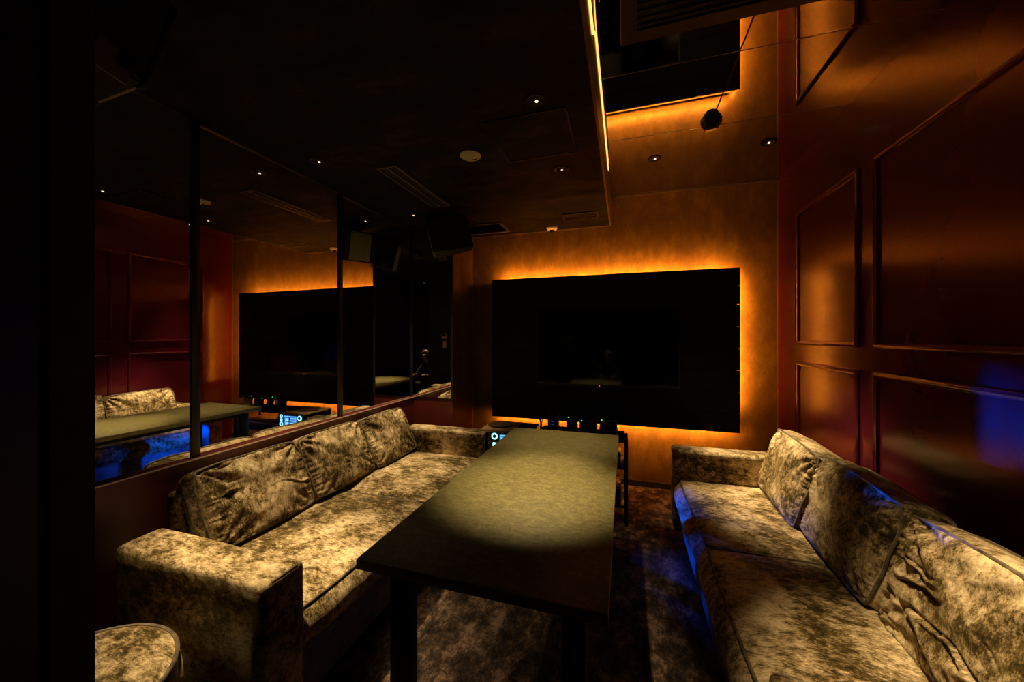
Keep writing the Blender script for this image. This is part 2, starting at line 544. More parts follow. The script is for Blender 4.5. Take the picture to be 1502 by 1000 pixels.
# ------------------------------------------------------------------ downlights and ceiling fittings
def downlight_proto():
    t = thing('downlight', '', 'downlight', (0, 0, 0))
    MB().lathe((0, 0, 0), [(0.030, 0.001), (0.042, 0.0), (0.046, -0.003), (0.044, -0.006), (0.036, -0.006), (0.031, -0.003), (0.030, 0.001)], 32).build('trim_ring', 'black_metal', t, True, local=True)
    MB().lathe((0, 0, 0), [(0.034, -0.004), (0.030, 0.0005), (0.0, 0.0005)], 24).build('reflector', 'chrome', t, True, local=True)
    MB().lathe((0.004, 0.012, -0.001), [(0.0, 0.0), (0.007, 0.0), (0.007, -0.002), (0.0, -0.003)], 16).build('bulb', 'bulb', t, True, local=True)
    return t


GROUP_D = 'downlights recessed in the ceilings'
dl0 = downlight_proto()
spots = [
    (-0.375, 1.545, ZL, 'small recessed downlight above the middle of the table', 3.7, 34),
    (-0.376, 2.234, ZL, 'small recessed downlight above the end of the table next to the television', 1.5, 36),
    (-1.739, 1.700, ZL, 'small downlight by the mirror wall, over the middle of the sofa there', 2.3, 58, (-1.52, 1.72, 0.5)),
    (-1.729, 2.693, ZL, 'small downlight by the mirror wall, beside the hanging speaker', 2.2, 56),
    (0.209, 2.826, ZH, 'chrome downlight set in the mirrored ceiling above the table end gap', 6.0, 32, (0.90, 2.42, 0.60)),
    (0.922, 2.816, ZH, 'chrome downlight set in the mirrored ceiling close to the red wall', 2.4, 38),
    (0.50, 1.02, ZH, 'chrome downlight set in the mirrored ceiling over the sofa end away from the television', 6.4, 38, (0.92, 0.98, 0.58)),
    (-1.74, 0.83, ZL, 'small downlight by the mirror wall, over the sofa arm beside the stool', 4.2, 34, (-1.34, 1.02, 0.6)),
    (-0.34, -0.10, ZL, 'unseen downlight added just inside the entrance to light the crouching person', 1.6, 30, (-0.30, -0.16, 0.9)),  # unseen lamp, put in to light the crouching figure
]
for i, (x, y, z, lab, pw, ang, *aim) in enumerate(spots):
    d = dl0 if i == 0 else copy_tree(dl0)
    d.location = (x, y, z)
    tag(d, lab, 'downlight', GROUP_D)
    ld = bpy.data.lights.new('downlight_lamp', 'SPOT')
    ld.energy = DOWNLIGHT_W * pw
    ld.color = (1.0, 0.77, 0.41)
    ld.spot_size = R(ang)
    ld.spot_blend = 1.0
    ld.shadow_soft_size = 0.022
    lo = bpy.data.objects.new('downlight_lamp', ld)
    C.objects.link(lo)
    lo.location = (x, y, z - 0.012)
    if aim:
        lo.rotation_euler = (Vector(aim[0]) - Vector((x, y, z))).to_track_quat('-Z', 'Y').to_euler()


def panel_outline(name, x0, x1, y0, y1, wd, mat, parent, z=ZL, h=0.004):
    m = MB()
    m.box(x0, x1, y0, y0 + wd, z - h, z).box(x0, x1, y1 - wd, y1, z - h, z)
    m.box(x0, x0 + wd, y0 + wd, y1 - wd, z - h, z).box(x1 - wd, x1, y0 + wd, y1 - wd, z - h, z)
    return m.build(name, mat, parent)


hatch = thing('access_hatch', 'square papered access hatch in the dark ceiling over the table', 'hatch', (-0.46, 1.83, ZL))
box_obj('hatch_door', 'ceiling_paper', hatch, -0.650, -0.262, 1.64, 2.04, ZL - 0.004, ZL)
panel_outline('hatch_frame', -0.660, -0.252, 1.63, 2.05, 0.009, 'black_metal', hatch, h=0.006)
hatch2 = thing('access_hatch', 'narrow papered hatch in the ceiling near the television wall', 'hatch', (-0.36, 3.1, ZL))
box_obj('hatch_door', 'ceiling_paper', hatch2, -0.50, -0.225, 3.07, 3.19, ZL - 0.004, ZL)
panel_outline('hatch_frame', -0.512, -0.213, 3.058, 3.202, 0.012, 'black_metal', hatch2, h=0.007)
vent = thing('ceiling_vent', 'dark framed ceiling vent in the corner by the pillar', 'vent', (-1.28, 3.2, ZL))
panel_outline('vent_frame', -1.49, -1.07, 3.09, 3.38, 0.022, 'bead', vent, h=0.012)
box_obj('vent_back', 'black_matte', vent, -1.468, -1.092, 3.112, 3.358, ZL - 0.003, ZL)
for k in range(6):
    MB().box(-1.468, -1.092, -0.012, 0.012, -0.001, 0.001).xform(Matrix.Translation((0, 3.135 + 0.04 * k, ZL - 0.009)) @ Matrix.Rotation(R(30), 4, 'X')).build('slat', 'black_metal', vent)

sd = thing('slot_diffuser', 'long two-slot air diffuser in the ceiling over the sofa by the mirrors', 'air diffuser', (-1.38, 2.2, ZL))
box_obj('slot_back', 'black_matte', sd, -1.455, -1.315, 1.88, 2.56, ZL - 0.002, ZL)
for x in (-1.455, -1.392, -1.327):
    box_obj('slot_rail', 'bead', sd, x, x + 0.010, 1.88, 2.56, ZL - 0.012, ZL - 0.002)
for y in (1.87, 2.56):
    box_obj('slot_end', 'bead', sd, -1.455, -1.317, y, y + 0.010, ZL - 0.012, ZL)

disc = thing('ceiling_disc', 'round cream ceiling plate with a small sensor eye', 'ceiling sensor', (-0.845, 1.911, ZL))
MB().lathe((-0.845, 1.911, ZL), [(0.0, 0.0), (0.060, 0.0), (0.060, -0.004), (0.054, -0.008), (0.0, -0.009)]).build('plate', 'cream', disc, True)
MB().lathe((-0.825, 1.925, ZL - 0.0085), [(0.016, 0), (0.016, -0.006), (0.011, -0.010), (0.0, -0.010)], 20).build('sensor_eye', 'chrome', disc, True)
smoke = thing('smoke_detector', 'white domed smoke detector on the ceiling by the television wall', 'smoke detector', (-0.66, 3.40, ZL))
MB().lathe((-0.66, 3.40, ZL), [(0.0, 0.0), (0.050, 0.0), (0.050, -0.014), (0.044, -0.022), (0.028, -0.026), (0.0, -0.026)]).build('base', 'white', smoke, True)
MB().lathe((-0.66, 3.40, ZL - 0.026), [(0.022, 0.0), (0.020, -0.012), (0.012, -0.022), (0.0, -0.024)], 24).build('sensor_dome', 'black_metal', smoke, True)

hexl = thing('hex_fixture', 'small black faceted fixture hanging from the mirrored ceiling', 'ceiling fixture', (0.500, 2.44, ZH))
MB().lathe((0.500, 2.44, ZH), [(0.0, 0.0), (0.060, 0.0), (0.060, -0.012), (0.036, -0.050), (0.0, -0.050)], 8).build('housing', 'black', hexl)
MB().lathe((0.500, 2.44, ZH - 0.050), [(0.030, 0.0), (0.030, -0.006), (0.022, -0.009), (0.0, -0.006)], 24).build('lens_ring', 'chrome', hexl, True)

ac = thing('ceiling_cassette', 'dark framed ceiling air conditioner grille in the mirrored ceiling', 'air conditioner', (0.36, 1.3, ZH))
panel_outline('cassette_frame', -0.012, 0.74, 0.90, 1.675, 0.062, 'black', ac, z=ZH, h=0.014)
panel_outline('cassette_lip', -0.017, 0.745, 0.895, 1.68, 0.010, 'bead', ac, z=ZH, h=0.010)
box_obj('filter', 'black_matte', ac, 0.05, 0.678, 0.962, 1.613, ZH - 0.004, ZH)
for k in range(19):
    MB().box(0.05, 0.678, -0.010, 0.010, -0.0012, 0.0012).xform(Matrix.Translation((0, 0.985 + 0.034 * k, ZH - 0.010)) @ Matrix.Rotation(R(20), 4, 'X')).build('slat', 'black_matte', ac)


# ------------------------------------------------------------------ speakers
def make_speaker(name, label):
    t = thing(name, label, 'speaker', (0, 0, 0))
    # plan is a trapezoid: wide grille front (-Y), narrower back
    w, wb, dp, h = 0.29, 0.17, 0.34, 0.28
    vs = []
    for z in (-h / 2, h / 2):
        vs += [(-w / 2, 0, z), (w / 2, 0, z), (w / 2, 0.07, z), (wb / 2, dp, z), (-wb / 2, dp, z), (-w / 2, 0.07, z)]
    fs = [(5, 4, 3, 2, 1, 0), (6, 7, 8, 9, 10, 11)] + [(i, (i + 1) % 6, (i + 1) % 6 + 6, i + 6) for i in range(6)]
    bm = bmesh.new()
    vv = [bm.verts.new(p) for p in vs]
    for f in fs:
        bm.faces.new([vv[i] for i in f])
    bmesh.ops.bevel(bm, geom=list(bm.edges), offset=0.008, segments=2, affect='EDGES')
    bm.verts.index_update()
    MB().add([v.co[:] for v in bm.verts], [[v.index for v in f.verts] for f in bm.faces]).build('cabinet', 'black_matte', t, True, local=True)
    bm.free()
    MB().rbox(-w / 2 + 0.05, w / 2 - 0.05, -0.010, 0.004, -h / 2 + 0.012, h / 2 - 0.012, 0.004).build('grille', 'grille', t, True, local=True)
    for s in (-1, 1):
        MB().rbox(s * 0.12 - 0.022, s * 0.12 + 0.022, -0.012, 0.004, -h / 2 + 0.004, h / 2 - 0.004, 0.005).build('baffle_cheek', 'black_matte', t, True, local=True)
    MB().tube([(0, 0.11, h / 2 - 0.004), (0, 0.11, h / 2 + 0.050)], 0.018, 12).build('bracket_stem', 'black_metal', t, True, local=True)
    MB().lathe((0, 0.11, h / 2 + 0.054), [(0, -0.022), (0.02, -0.016), (0.027, 0), (0.02, 0.016), (0, 0.022)], 16).build('bracket_ball', 'chrome', t, True, local=True)
    MB().box(-0.145, -0.139, 0.03, 0.10, -h / 2 - 0.03, -h / 2 + 0.05).build('bracket_plate', 'bead', t, local=True)
    return t


sp = make_speaker('hanging_speaker', 'black speaker with a tan grille hanging in front of the pillar mirror')
sp.location = (-1.60, 2.78, 2.20)
sp.rotation_euler = (R(14), 0, R(-62))
sp2 = copy_tree(sp)
tag(sp2, 'black speaker hanging from the ceiling at the entrance partition', 'speaker')
sp2.location = (-1.35, 0.66, 2.16)
sp2.rotation_euler = (R(14), 0, R(178))
for s_ in (sp, sp2):
    mount = MB().lathe((s_.location.x, s_.location.y, 0), [(0, ZL), (0.05, ZL), (0.05, ZL - 0.008), (0.016, ZL - 0.010), (0.016, s_.location.z + 0.13), (0, s_.location.z + 0.13)], 16)
    o = mount.build('ceiling_mount', 'black_metal', None, True)
    o.parent = s_
    o.matrix_parent_inverse = (Matrix.Translation(s_.location) @ s_.rotation_euler.to_matrix().to_4x4()).inverted()


# ------------------------------------------------------------------ upholstery
def nz(x, y, z):
    return noise.noise(Vector((x, y, z)))


def cushion(w, h, t, Mx, seed, crown=0.05, wr=0.016, cr=0.28, n=46, border=6, pucker=0.008, fold=1.0, roll=0.0, fan=0.0):
    """boxed cushion: crowned faces, border band, puckered seams; returns mesh and the two seam loops"""
    vs, fs = [], []
    idx = {}

    def plan(s, q):
        return (w / 2 * s * math.sqrt(1 - cr * q ** 8 / 2) * (1 + 0.015 * (1 - q * q)), h / 2 * q * math.sqrt(1 - cr * s ** 8 / 2) * (1 + 0.02 * (1 - s * s)))

    def face_z(s, q, side):
        c = crown * ((1 - s ** 4) * (1 - q ** 4)) ** 0.7
        so = seed * 7.3 + side * 31
        env = ((1 - s ** 6) * (1 - q ** 6)) ** 0.5
        sx = s * w / 0.5
        r1 = nz(sx * 1.3 + so, q * 1.9 + sx * 0.7, so)
        cl = nz(sx * 1.1 - q * 0.5 + so, q * 2.6 + sx * 0.8, so + 5) + 0.25 * nz(sx * 4, q * 4 + so, so + 2)
        msk = max(0.0, nz(sx * 1.4 + so + 20, q * 1.4, so) + 0.25)
        crs = math.exp(-(cl / 0.07) ** 2) - 0.8 * math.exp(-((cl - 0.14) / 0.09) ** 2)
        r3 = nz(sx * 6, q * 6 + so, so + 9)
        d = wr * (0.8 * r1 - fold * 0.75 * crs * msk + 0.10 * r3) * env
        pk = 0
        for (e_, al) in ((1 - abs(q), s * w), (1 - abs(s), q * h)):
            pk += pucker * math.exp(-e_ / 0.16) * (1 - math.exp(-e_ / 0.03)) * nz(al * 38 + so, e_ * 1.5, so + (3 if al is s else 8))
        fn = 0.0
        if fan:
            for (cs, cq) in ((-1, 1), (1, 1), (1, -1), (-1, -1)):
                dx, dy = (s - cs) * w / 2, (q - cq) * h / 2
                rr = math.hypot(dx, dy)
                an = math.atan2(abs(dy), abs(dx) + 1e-6)
                k = 13 + 3 * nz(so, cs * 3, cq * 5)
                fn += fan * (1.0 if cq > 0 else 0.5) * math.exp(-(rr / 0.20) ** 2) * (1 - math.exp(-(rr / 0.05) ** 2)) * math.cos(an * k + 3 * nz(rr * 6, so, cs + cq))
        return side * (t / 2 + c + d + pk + fn)

    def P(s, q, side):
        x, y = plan(s, q)
        return (x, y, face_z(s, q, side))

    def gid(i, j, side):
        k = (i, j, side)
        if k not in idx:
            idx[k] = len(vs)
            # denser sampling toward the seams
            s = -1 + 2 * i / n
            q = -1 + 2 * j / n
            vs.append(P(s, q, side))
        return idx[k]

    for side in (1, -1):
        for i in range(n):
            for j in range(n):
                f = (gid(i, j, side), gid(i + 1, j, side), gid(i + 1, j + 1, side), gid(i, j + 1, side))
                fs.append(f if side == 1 else f[::-1])
    per = [(i, 0) for i in range(n)] + [(n, j) for j in range(n)] + [(n - i, n) for i in range(n)] + [(0, n - j) for j in range(n)]
    rowsI = [[gid(i, j, 1) for (i, j) in per]]
    for b in range(1, border):
        k = b / border
        row = []
        for (i, j) in per:
            A, B = Vector(vs[gid(i, j, 1)]), Vector(vs[gid(i, j, -1)])
            p = A.lerp(B, k)
            out = Vector((p.x / (w / 2), p.y / (h / 2), 0))
            mx = max(abs(out.x), abs(out.y))
            out = Vector((math.copysign(max(0, abs(out.x) / mx - 0.75) * 4, out.x), math.copysign(max(0, abs(out.y) / mx - 0.75) * 4, out.y), 0))
            bul = math.sin(PI * k) * (0.012 + 0.006 * nz(p.x * 9 + seed, p.y * 9, p.z * 9))
            if roll and out.y > 0.5:
                bul += roll * math.sin(PI * min(1, k * 1.15)) ** 0.8
            if out.length > 0:
                p = p + out.normalized() * bul
            row.append(len(vs))
            vs.append(tuple(p))
        rowsI.append(row)
    rowsI.append([gid(i, j, -1) for (i, j) in per])
    N = len(per)
    for a, b in zip(rowsI[:-1], rowsI[1:]):
        for k in range(N):
            fs.append((a[k], b[k], b[(k + 1) % N], a[(k + 1) % N]))
    loops = [[Vector(vs[r]) for r in rowsI[0]], [Vector(vs[r]) for r in rowsI[-1]]]
    mb = MB().add(vs, fs).xform(Mx)
    loops = [[Mx @ p for p in lp] for lp in loops]
    return mb, loops


def add_cushion(name, parent, pip=0.006, **kw):
    mb, loops = cushion(**kw)
    o = mb.build(name, 'velvet', parent, 'all')
    for lp in loops:
        MB().tube(lp[::1], pip, 6, True).build('piping', 'piping', o, 'all')
    return o


def soft_box(x0, x1, y0, y1, z0, z1, r, n=14, amp=0.004, seed=0):
    """upholstered block: rounded edges, slightly uneven faces"""
    bm = bmesh.new()
    bmesh.ops.create_cube(bm, size=1.0)
    bmesh.ops.scale(bm, vec=(x1 - x0, y1 - y0, z1 - z0), verts=bm.verts)
    bmesh.ops.translate(bm, vec=((x0 + x1) / 2, (y0 + y1) / 2, (z0 + z1) / 2), verts=bm.verts)
    bmesh.ops.bevel(bm, geom=list(bm.edges), offset=r, segments=4, profile=0.5, affect='EDGES')
    L = 0.06
    for ax in range(3):
        lo = min(v.co[ax] for v in bm.verts)
        hi = max(v.co[ax] for v in bm.verts)
        k = max(1, int((hi - lo) / L))
        for i in range(1, k):
            p = [0, 0, 0]
            p[ax] = lo + (hi - lo) * i / k
            nn = [0, 0, 0]
            nn[ax] = 1
            bmesh.ops.bisect_plane(bm, geom=list(bm.verts) + list(bm.edges) + list(bm.faces), plane_co=p, plane_no=nn)
    bm.normal_update()
    for v in bm.verts:
        c = v.co
        v.co = c + v.normal * amp * (nz(c.x * 5 + seed, c.y * 5, c.z * 5) + 0.4 * nz(c.x * 14, c.y * 14 + seed, c.z * 14))
    bm.verts.index_update()
    m = MB().add([v.co[:] for v in bm.verts], [[v.index for v in f.verts] for f in bm.faces])
    bm.free()
    return m


def make_sofa(label, side, xf, xback, seed, lean, fr, cy0, ch, coff, cz, ct, armd, fy0):
    """side=+1: faces +x (stands on the mirror side); side=-1: faces -x"""
    Y0, Y1, AW = 0.826, 2.805, 0.150
    sgn = side
    so = thing('sofa', label, 'sofa', ((xf + xback) / 2, (Y0 + Y1) / 2, 0), group='velvet sofas along the walls')

    def X(d0, d1):                         # distances measured back from the front line
        a, b = xf - sgn * d0, xf - sgn * d1
        return (min(a, b), max(a, b))
    D = abs(xf - xback)
    # base and short black feet
    x0, x1 = X(0.045, armd - 0.02)
    soft_box(x0, x1, Y0 + 0.02, Y1 - 0.02, 0.06, 0.245, 0.012, seed=seed).build('base', 'dark_velvet', so, 'all')
    for fx in (X(0.09, 0.14), X(armd - 0.15, armd - 0.10)):
        for fy in (Y0 + 0.06, Y1 - 0.11):
            MB().rbox(fx[0], fx[1], fy, fy + 0.05, 0.0, 0.065, 0.004).build('foot', 'black_matte', so, True)
    # back frame
    x0, x1 = X(D - fr, D)
    soft_box(x0, x1, Y0 + AW + fy0, Y1 - AW - 0.003, 0.2, 0.68, 0.03, seed=seed + 1).build('back_frame', 'velvet', so, 'all')
    # arms
    for i, (a, b) in enumerate(((Y0, Y0 + AW), (Y1 - AW, Y1))):
        x0, x1 = X(0.0, armd)
        arm = soft_box(x0, x1, a, b, 0.05, 0.60, 0.022, seed=seed + 2 + i).build('arm', 'velvet', so, 'all')
        xx = xf - sgn * 0.010
        lp = [(xx, a + 0.012, 0.07), (xx, a + 0.010, 0.57), (xx, a + 0.03, 0.592), (xx, b - 0.03, 0.592), (xx, b - 0.010, 0.57), (xx, b - 0.012, 0.07)]
        MB().tube(lp, 0.005, 6).build('piping', 'piping', arm, 'all')
    # seat cushions
    ya, yb = Y0 + AW, Y1 - AW
    ys = [ya + 0.002, (ya + yb) / 2 - 0.002 + 0.03, yb - 0.002]
    sd_ = D - 0.135
    for i in range(2):
        y0, y1 = ys[i] + (0.007 if i else 0), ys[i + 1] - (0.007 if i == 0 else 0)
        cx = xf - sgn * (sd_ / 2 + 0.040)
        Mx = Matrix.Translation((cx, (y0 + y1) / 2, 0.325)) @ Matrix.Rotation(PI / 2 * (-sgn), 4, 'Z')
        add_cushion('seat_cushion', so, w=(y1 - y0), h=sd_, t=0.15, Mx=Mx, seed=seed + 10 + i, crown=0.022, wr=0.010, cr=0.10, pucker=0.006, n=60, fold=0.7, roll=0.035)
    # three loose back cushions
    ya += cy0
    k3 = (yb - ya) / 3
    for i in range(3):
        rnd = random.Random(seed * 10 + i)
        al = R(lean + rnd.uniform(-2, 3))
        cw = k3 * 0.985
        yc = ya + k3 * (i + 0.5)
        Z = Vector((sgn * math.cos(al), 0, math.sin(al)))
        Yv = Vector((-sgn * math.sin(al), 0, math.cos(al)))
        Xv = Yv.cross(Z)
        rot = Matrix((Xv, Yv, Z)).transposed().to_4x4()
        tw = Matrix.Rotation(R(rnd.uniform(-2.0, 2.0)), 4, 'Z') @ Matrix.Rotation(R(rnd.uniform(-3, 3)), 4, 'Y')
        cx = xf - sgn * (D - coff)
        Mx = Matrix.Translation((cx, yc, cz + rnd.uniform(-0.006, 0.008))) @ rot @ tw
        add_cushion('back_cushion', so, w=cw, h=ch, t=ct, Mx=Mx, seed=seed + 20 + i, crown=0.034, wr=(0.024 if i == 0 else 0.017), cr=0.16, pucker=0.016, n=72,
                    fold=(1.0 if i == 0 else 0.4), fan=(0.014 if i == 0 else 0.010))
    return so


sofa_l = make_sofa('long gold crushed-velvet sofa in front of the mirror wall', 1, -1.046, -1.932, 1, 25, 0.075, 0.115, 0.36, 0.152, 0.585, 0.10, 0.735, 0.085)
sofa_r = make_sofa('long gold crushed-velvet sofa against the red panelled wall', -1, 0.315, 1.085, 4, 15, 0.075, 0.0, 0.375, 0.165, 0.592, 0.135, 0.77, 0.003)

# round ottoman
st = thing('ottoman', 'round gold crushed-velvet stool beside the arm of a sofa', 'stool', (-1.435, 0.535, 0))
STR = 0.262
MB().lathe((-1.435, 0.535, 0), [(STR - 0.03, 0.02), (STR - 0.012, 0.05), (STR + 0.004, 0.16), (STR + 0.008, 0.26), (STR + 0.002, 0.36), (STR - 0.008, 0.405), (STR - 0.016, 0.415), (0, 0.418)], 64).build('body', 'velvet', st, True)
MB().lathe((-1.435, 0.535, 0), [(STR - 0.014, 0.412), (STR - 0.03, 0.422), (STR - 0.08, 0.428), (0, 0.43), ], 64).build('seat_pad', 'velvet', st, True)
MB().tube([(-1.435 + (STR - 0.010) * math.cos(a), 0.535 + (STR - 0.010) * math.sin(a), 0.413) for a in [2 * PI * k / 64 for k in range(64)]], 0.006, 8, True).build('piping', 'piping', st, True)
for k in range(4):
    a = PI / 4 + PI / 2 * k
    MB().lathe((-1.435 + 0.16 * math.cos(a), 0.535 + 0.16 * math.sin(a), 0), [(0, 0), (0.018, 0), (0.022, 0.022), (0, 0.022)], 16).build('foot', 'black_matte', st, True)

# ------------------------------------------------------------------ table
tb = thing('table', 'long olive laminate table on square black legs between the sofas', 'table', (-0.39, 1.66, 0))
TA = (-0.742, -0.036, 0.864, 2.462)
box_obj('tabletop', 'table', tb, TA[0], TA[1], TA[2], TA[3], 0.690, 0.720, r=0.002)
m = MB()
for y0, y1 in ((TA[2] + 0.09, TA[2] + 0.12), (TA[3] - 0.12, TA[3] - 0.09)):
    box_obj('rail', 'black_metal', tb, TA[0] + 0.11, TA[1] - 0.11, y0, y1, 0.650, 0.690)
for x0 in (TA[0] + 0.08, TA[1] - 0.11):
    box_obj('rail', 'black_metal', tb, x0, x0 + 0.03, TA[2] + 0.12, TA[3] - 0.12, 0.650, 0.690)
for x0 in (TA[0] + 0.06, TA[1] - 0.12):
    for y0 in (TA[2] + 0.075, TA[3] - 0.135):
        box_obj('leg', 'black_metal', tb, x0, x0 + 0.06, y0, y0 + 0.06, 0.0, 0.690, r=0.003)

# ------------------------------------------------------------------ karaoke equipment behind the table
stand = thing('machine_stand', 'low black stand carrying the blue-lit karaoke machine', 'stand', (-0.86, 2.84, 0))
for x in (-1.02, -0.72):
    for y in (2.69, 2.97):
        box_obj('leg', 'black_metal', stand, x, x + 0.025, y, y + 0.025, 0, 0.44)
box_obj('shelf', 'black', stand, -1.035, -0.68, 2.675, 3.01, 0.44, 0.455, r=0.002)
box_obj('shelf', 'black', stand, -1.035, -0.68, 2.675, 3.01, 0.12, 0.135, r=0.002)

km = thing('karaoke_machine', 'karaoke machine with glowing blue display and cyan ring dial', 'karaoke machine', (-0.86, 2.84, 0.455))
FY = 2.665
box_obj('body', 'black', km, -1.03, -0.685, FY, 2.99, 0.463, 0.628, r=0.006)
for x in (-1.01, -0.73):
    for y in (2.70, 2.95):
        box_obj('foot', 'black_matte', km, x, x + 0.03, y, y + 0.02, 0.455, 0.464)
ring = [(-0.972 + 0.020 * math.cos(2 * PI * k / 32), FY - 0.004, 0.585 + 0.020 * math.sin(2 * PI * k / 32)) for k in range(32)]
MB().tube(ring, 0.0055, 8, True).build('ring_light', 'ring_led', km, 'all')
MB().lathe((0, 0, 0), [(0.0, 0.012), (0.013, 0.012), (0.015, 0.0)], 24).xform(Matrix.Translation((-0.972, FY, 0.585)) @ Matrix.Rotation(PI / 2, 4, 'X')).build('dial', 'black', km, True)
box_obj('button', 'ring_led', km, -0.988, -0.958, FY - 0.003, FY, 0.500, 0.535, r=0.001)
dsp = box_obj('display', 'display', km, -0.930, -0.775, FY - 0.003, FY, 0.495, 0.600)
for (a, b, c, d_) in ((-0.925, -0.780, 0.592, 0.596), (-0.925, -0.922, 0.50, 0.59), (-0.915, -0.86, 0.57, 0.580), (-0.915, -0.84, 0.548, 0.556), (-0.915, -0.85, 0.528, 0.536), (-0.83, -0.79, 0.51, 0.575), (-0.915, -0.80, 0.502, 0.508)):
    box_obj('display_mark', 'display_text', dsp, a, b, FY - 0.0045, FY - 0.003, c, d_)
for (a, b, c, d_) in ((-0.85, -0.835, 0.55, 0.585), (-0.87, -0.80, 0.538, 0.546)):
    box_obj('display_mark', 'display_dark', dsp, a, b, FY - 0.0045, FY - 0.003, c, d_)
for zc, rr in ((0.515, 0.017), (0.555, 0.010), (0.590, 0.013)):
    MB().tube([(-0.735 + rr * math.cos(2 * PI * k / 24), FY - 0.003, zc + rr * math.sin(2 * PI * k / 24)) for k in range(24)], 0.0045, 6, True).build('touch_light', 'ring_led', km, 'all')
def blue_beam(loc, target, watts, spread, sx, sy):  # added area lamps, aimed and narrowed to place the blue light
    bl = bpy.data.lights.new('added_blue_beam', 'AREA')
    bl.shape = 'RECTANGLE'
    bl.size, bl.size_y = sx, sy
    bl.spread = R(spread)
    bl.energy = watts
    bl.color = (0.0, 0.07, 1.0)
    o = bpy.data.objects.new('added_blue_beam', bl)
    C.objects.link(o)
    d = Vector(target) - Vector(loc)
    o.rotation_euler = d.to_track_quat('-Z', 'Y').to_euler()
    o.location = Vector(loc) - km.location
    o.parent = km


puck = MB().lathe((0, 0, 0), [(0, 0), (0.022, 0), (0.022, 0.018), (0.016, 0.022), (0, 0.020)], 20)
puck.xform(Matrix.Translation((-0.86, 2.672, 0.160)) @ Matrix.Rotation(R(55), 4, 'X')).build('added_lamp_puck', 'black_metal', stand, True)  # invented puck, gives the added wall beams a body
for ty, wt in ((1.70, 0.7), (1.42, 1.0), (1.14, 1.0)):  # added beams shaped to clear the cushions and hit the wall
    blue_beam((-0.85, 2.64, 0.175), (1.209, ty, 1.08), BLUE_FRONT * wt, 8.5, 0.03, 0.02)
blue_beam((-0.677, 2.70, 0.50), (0.315, 2.25, 0.22), BLUE_SIDE, 36, 0.06, 0.04)  # added beam extending the machine's blue glow to the sofa front

bo = tag(box_obj('serving_board', 'wood', None, -1.075, -0.812, 2.615, 2.925, 0.629, 0.645, r=0.003), 'wooden board lying on top of the karaoke machine', 'board')
tray = thing('round_tray', 'shallow round dark tray on the wooden board', 'tray', (-0.965, 2.78, 0.645))
MB().lathe((-0.965, 2.78, 0.645), [(0, 0.0), (0.085, 0.0), (0.100, 0.008), (0.102, 0.012), (0.096, 0.011), (0.083, 0.004), (0, 0.004)], 40).build('dish', 'tray', tray, True)

rack = thing('equipment_rack', 'black tubular equipment rack between the table end and the television wall', 'rack', (-0.32, 2.86, 0))
RX0, RX1, RY0, RY1, RZ = -0.655, 0.012, 2.735, 3.00, 0.600
for x in (RX0, RX1):
    pth = [(x, RY0, 0.0), (x, RY0, RZ - 0.045), (x, RY0 + 0.012, RZ - 0.015), (x, RY0 + 0.045, RZ), (x, RY1 - 0.045, RZ), (x, RY1 - 0.012, RZ - 0.015), (x, RY1, RZ - 0.045), (x, RY1, 0.0)]
    MB().tube(pth, 0.014, 10).build('side_frame', 'black_metal', rack, True)
for z in (0.12, 0.40):
    box_obj('shelf', 'black', rack, RX0 + 0.010, RX1 - 0.010, RY0, RY1, z, z + 0.016, r=0.002)
box_obj('top_shelf', 'black', rack, RX0 + 0.010, RX1 - 0.010, RY0, RY1, RZ - 0.008, RZ + 0.016, r=0.002)

def device(name, label, x0, x1, z0, h):
    t = thing(name, label, 'amplifier', ((x0 + x1) / 2, 2.86, z0))
    box_obj('body', 'black', t, x0, x1, 2.745, 2.985, z0 + 0.008, z0 + h, r=0.004)
    box_obj('front_strip', 'bead', t, x0 + 0.01, x1 - 0.01, 2.742, 2.745, z0 + h - 0.012, z0 + h - 0.006)
    for i in range(5):
        xx = x1 - 0.06 - i * 0.08
        MB().lathe((0, 0, 0), [(0.0, 0.014), (0.010, 0.014), (0.012, 0.0)], 16).xform(Matrix.Translation((xx, 2.745, z0 + h * 0.45)) @ Matrix.Rotation(PI / 2, 4, 'X')).build('knob', 'black_metal', t, True)
    for x in (x0 + 0.03, x1 - 0.05):
        for y in (2.77, 2.94):
            box_obj('foot', 'black_matte', t, x, x + 0.02, y, y + 0.02, z0, z0 + 0.009)
    return t


device('amplifier', 'black amplifier on the lowest rack shelf', -0.60, -0.025, 0.136, 0.13)
device('amplifier', 'slim black amplifier on the middle rack shelf', -0.60, -0.025, 0.416, 0.07)

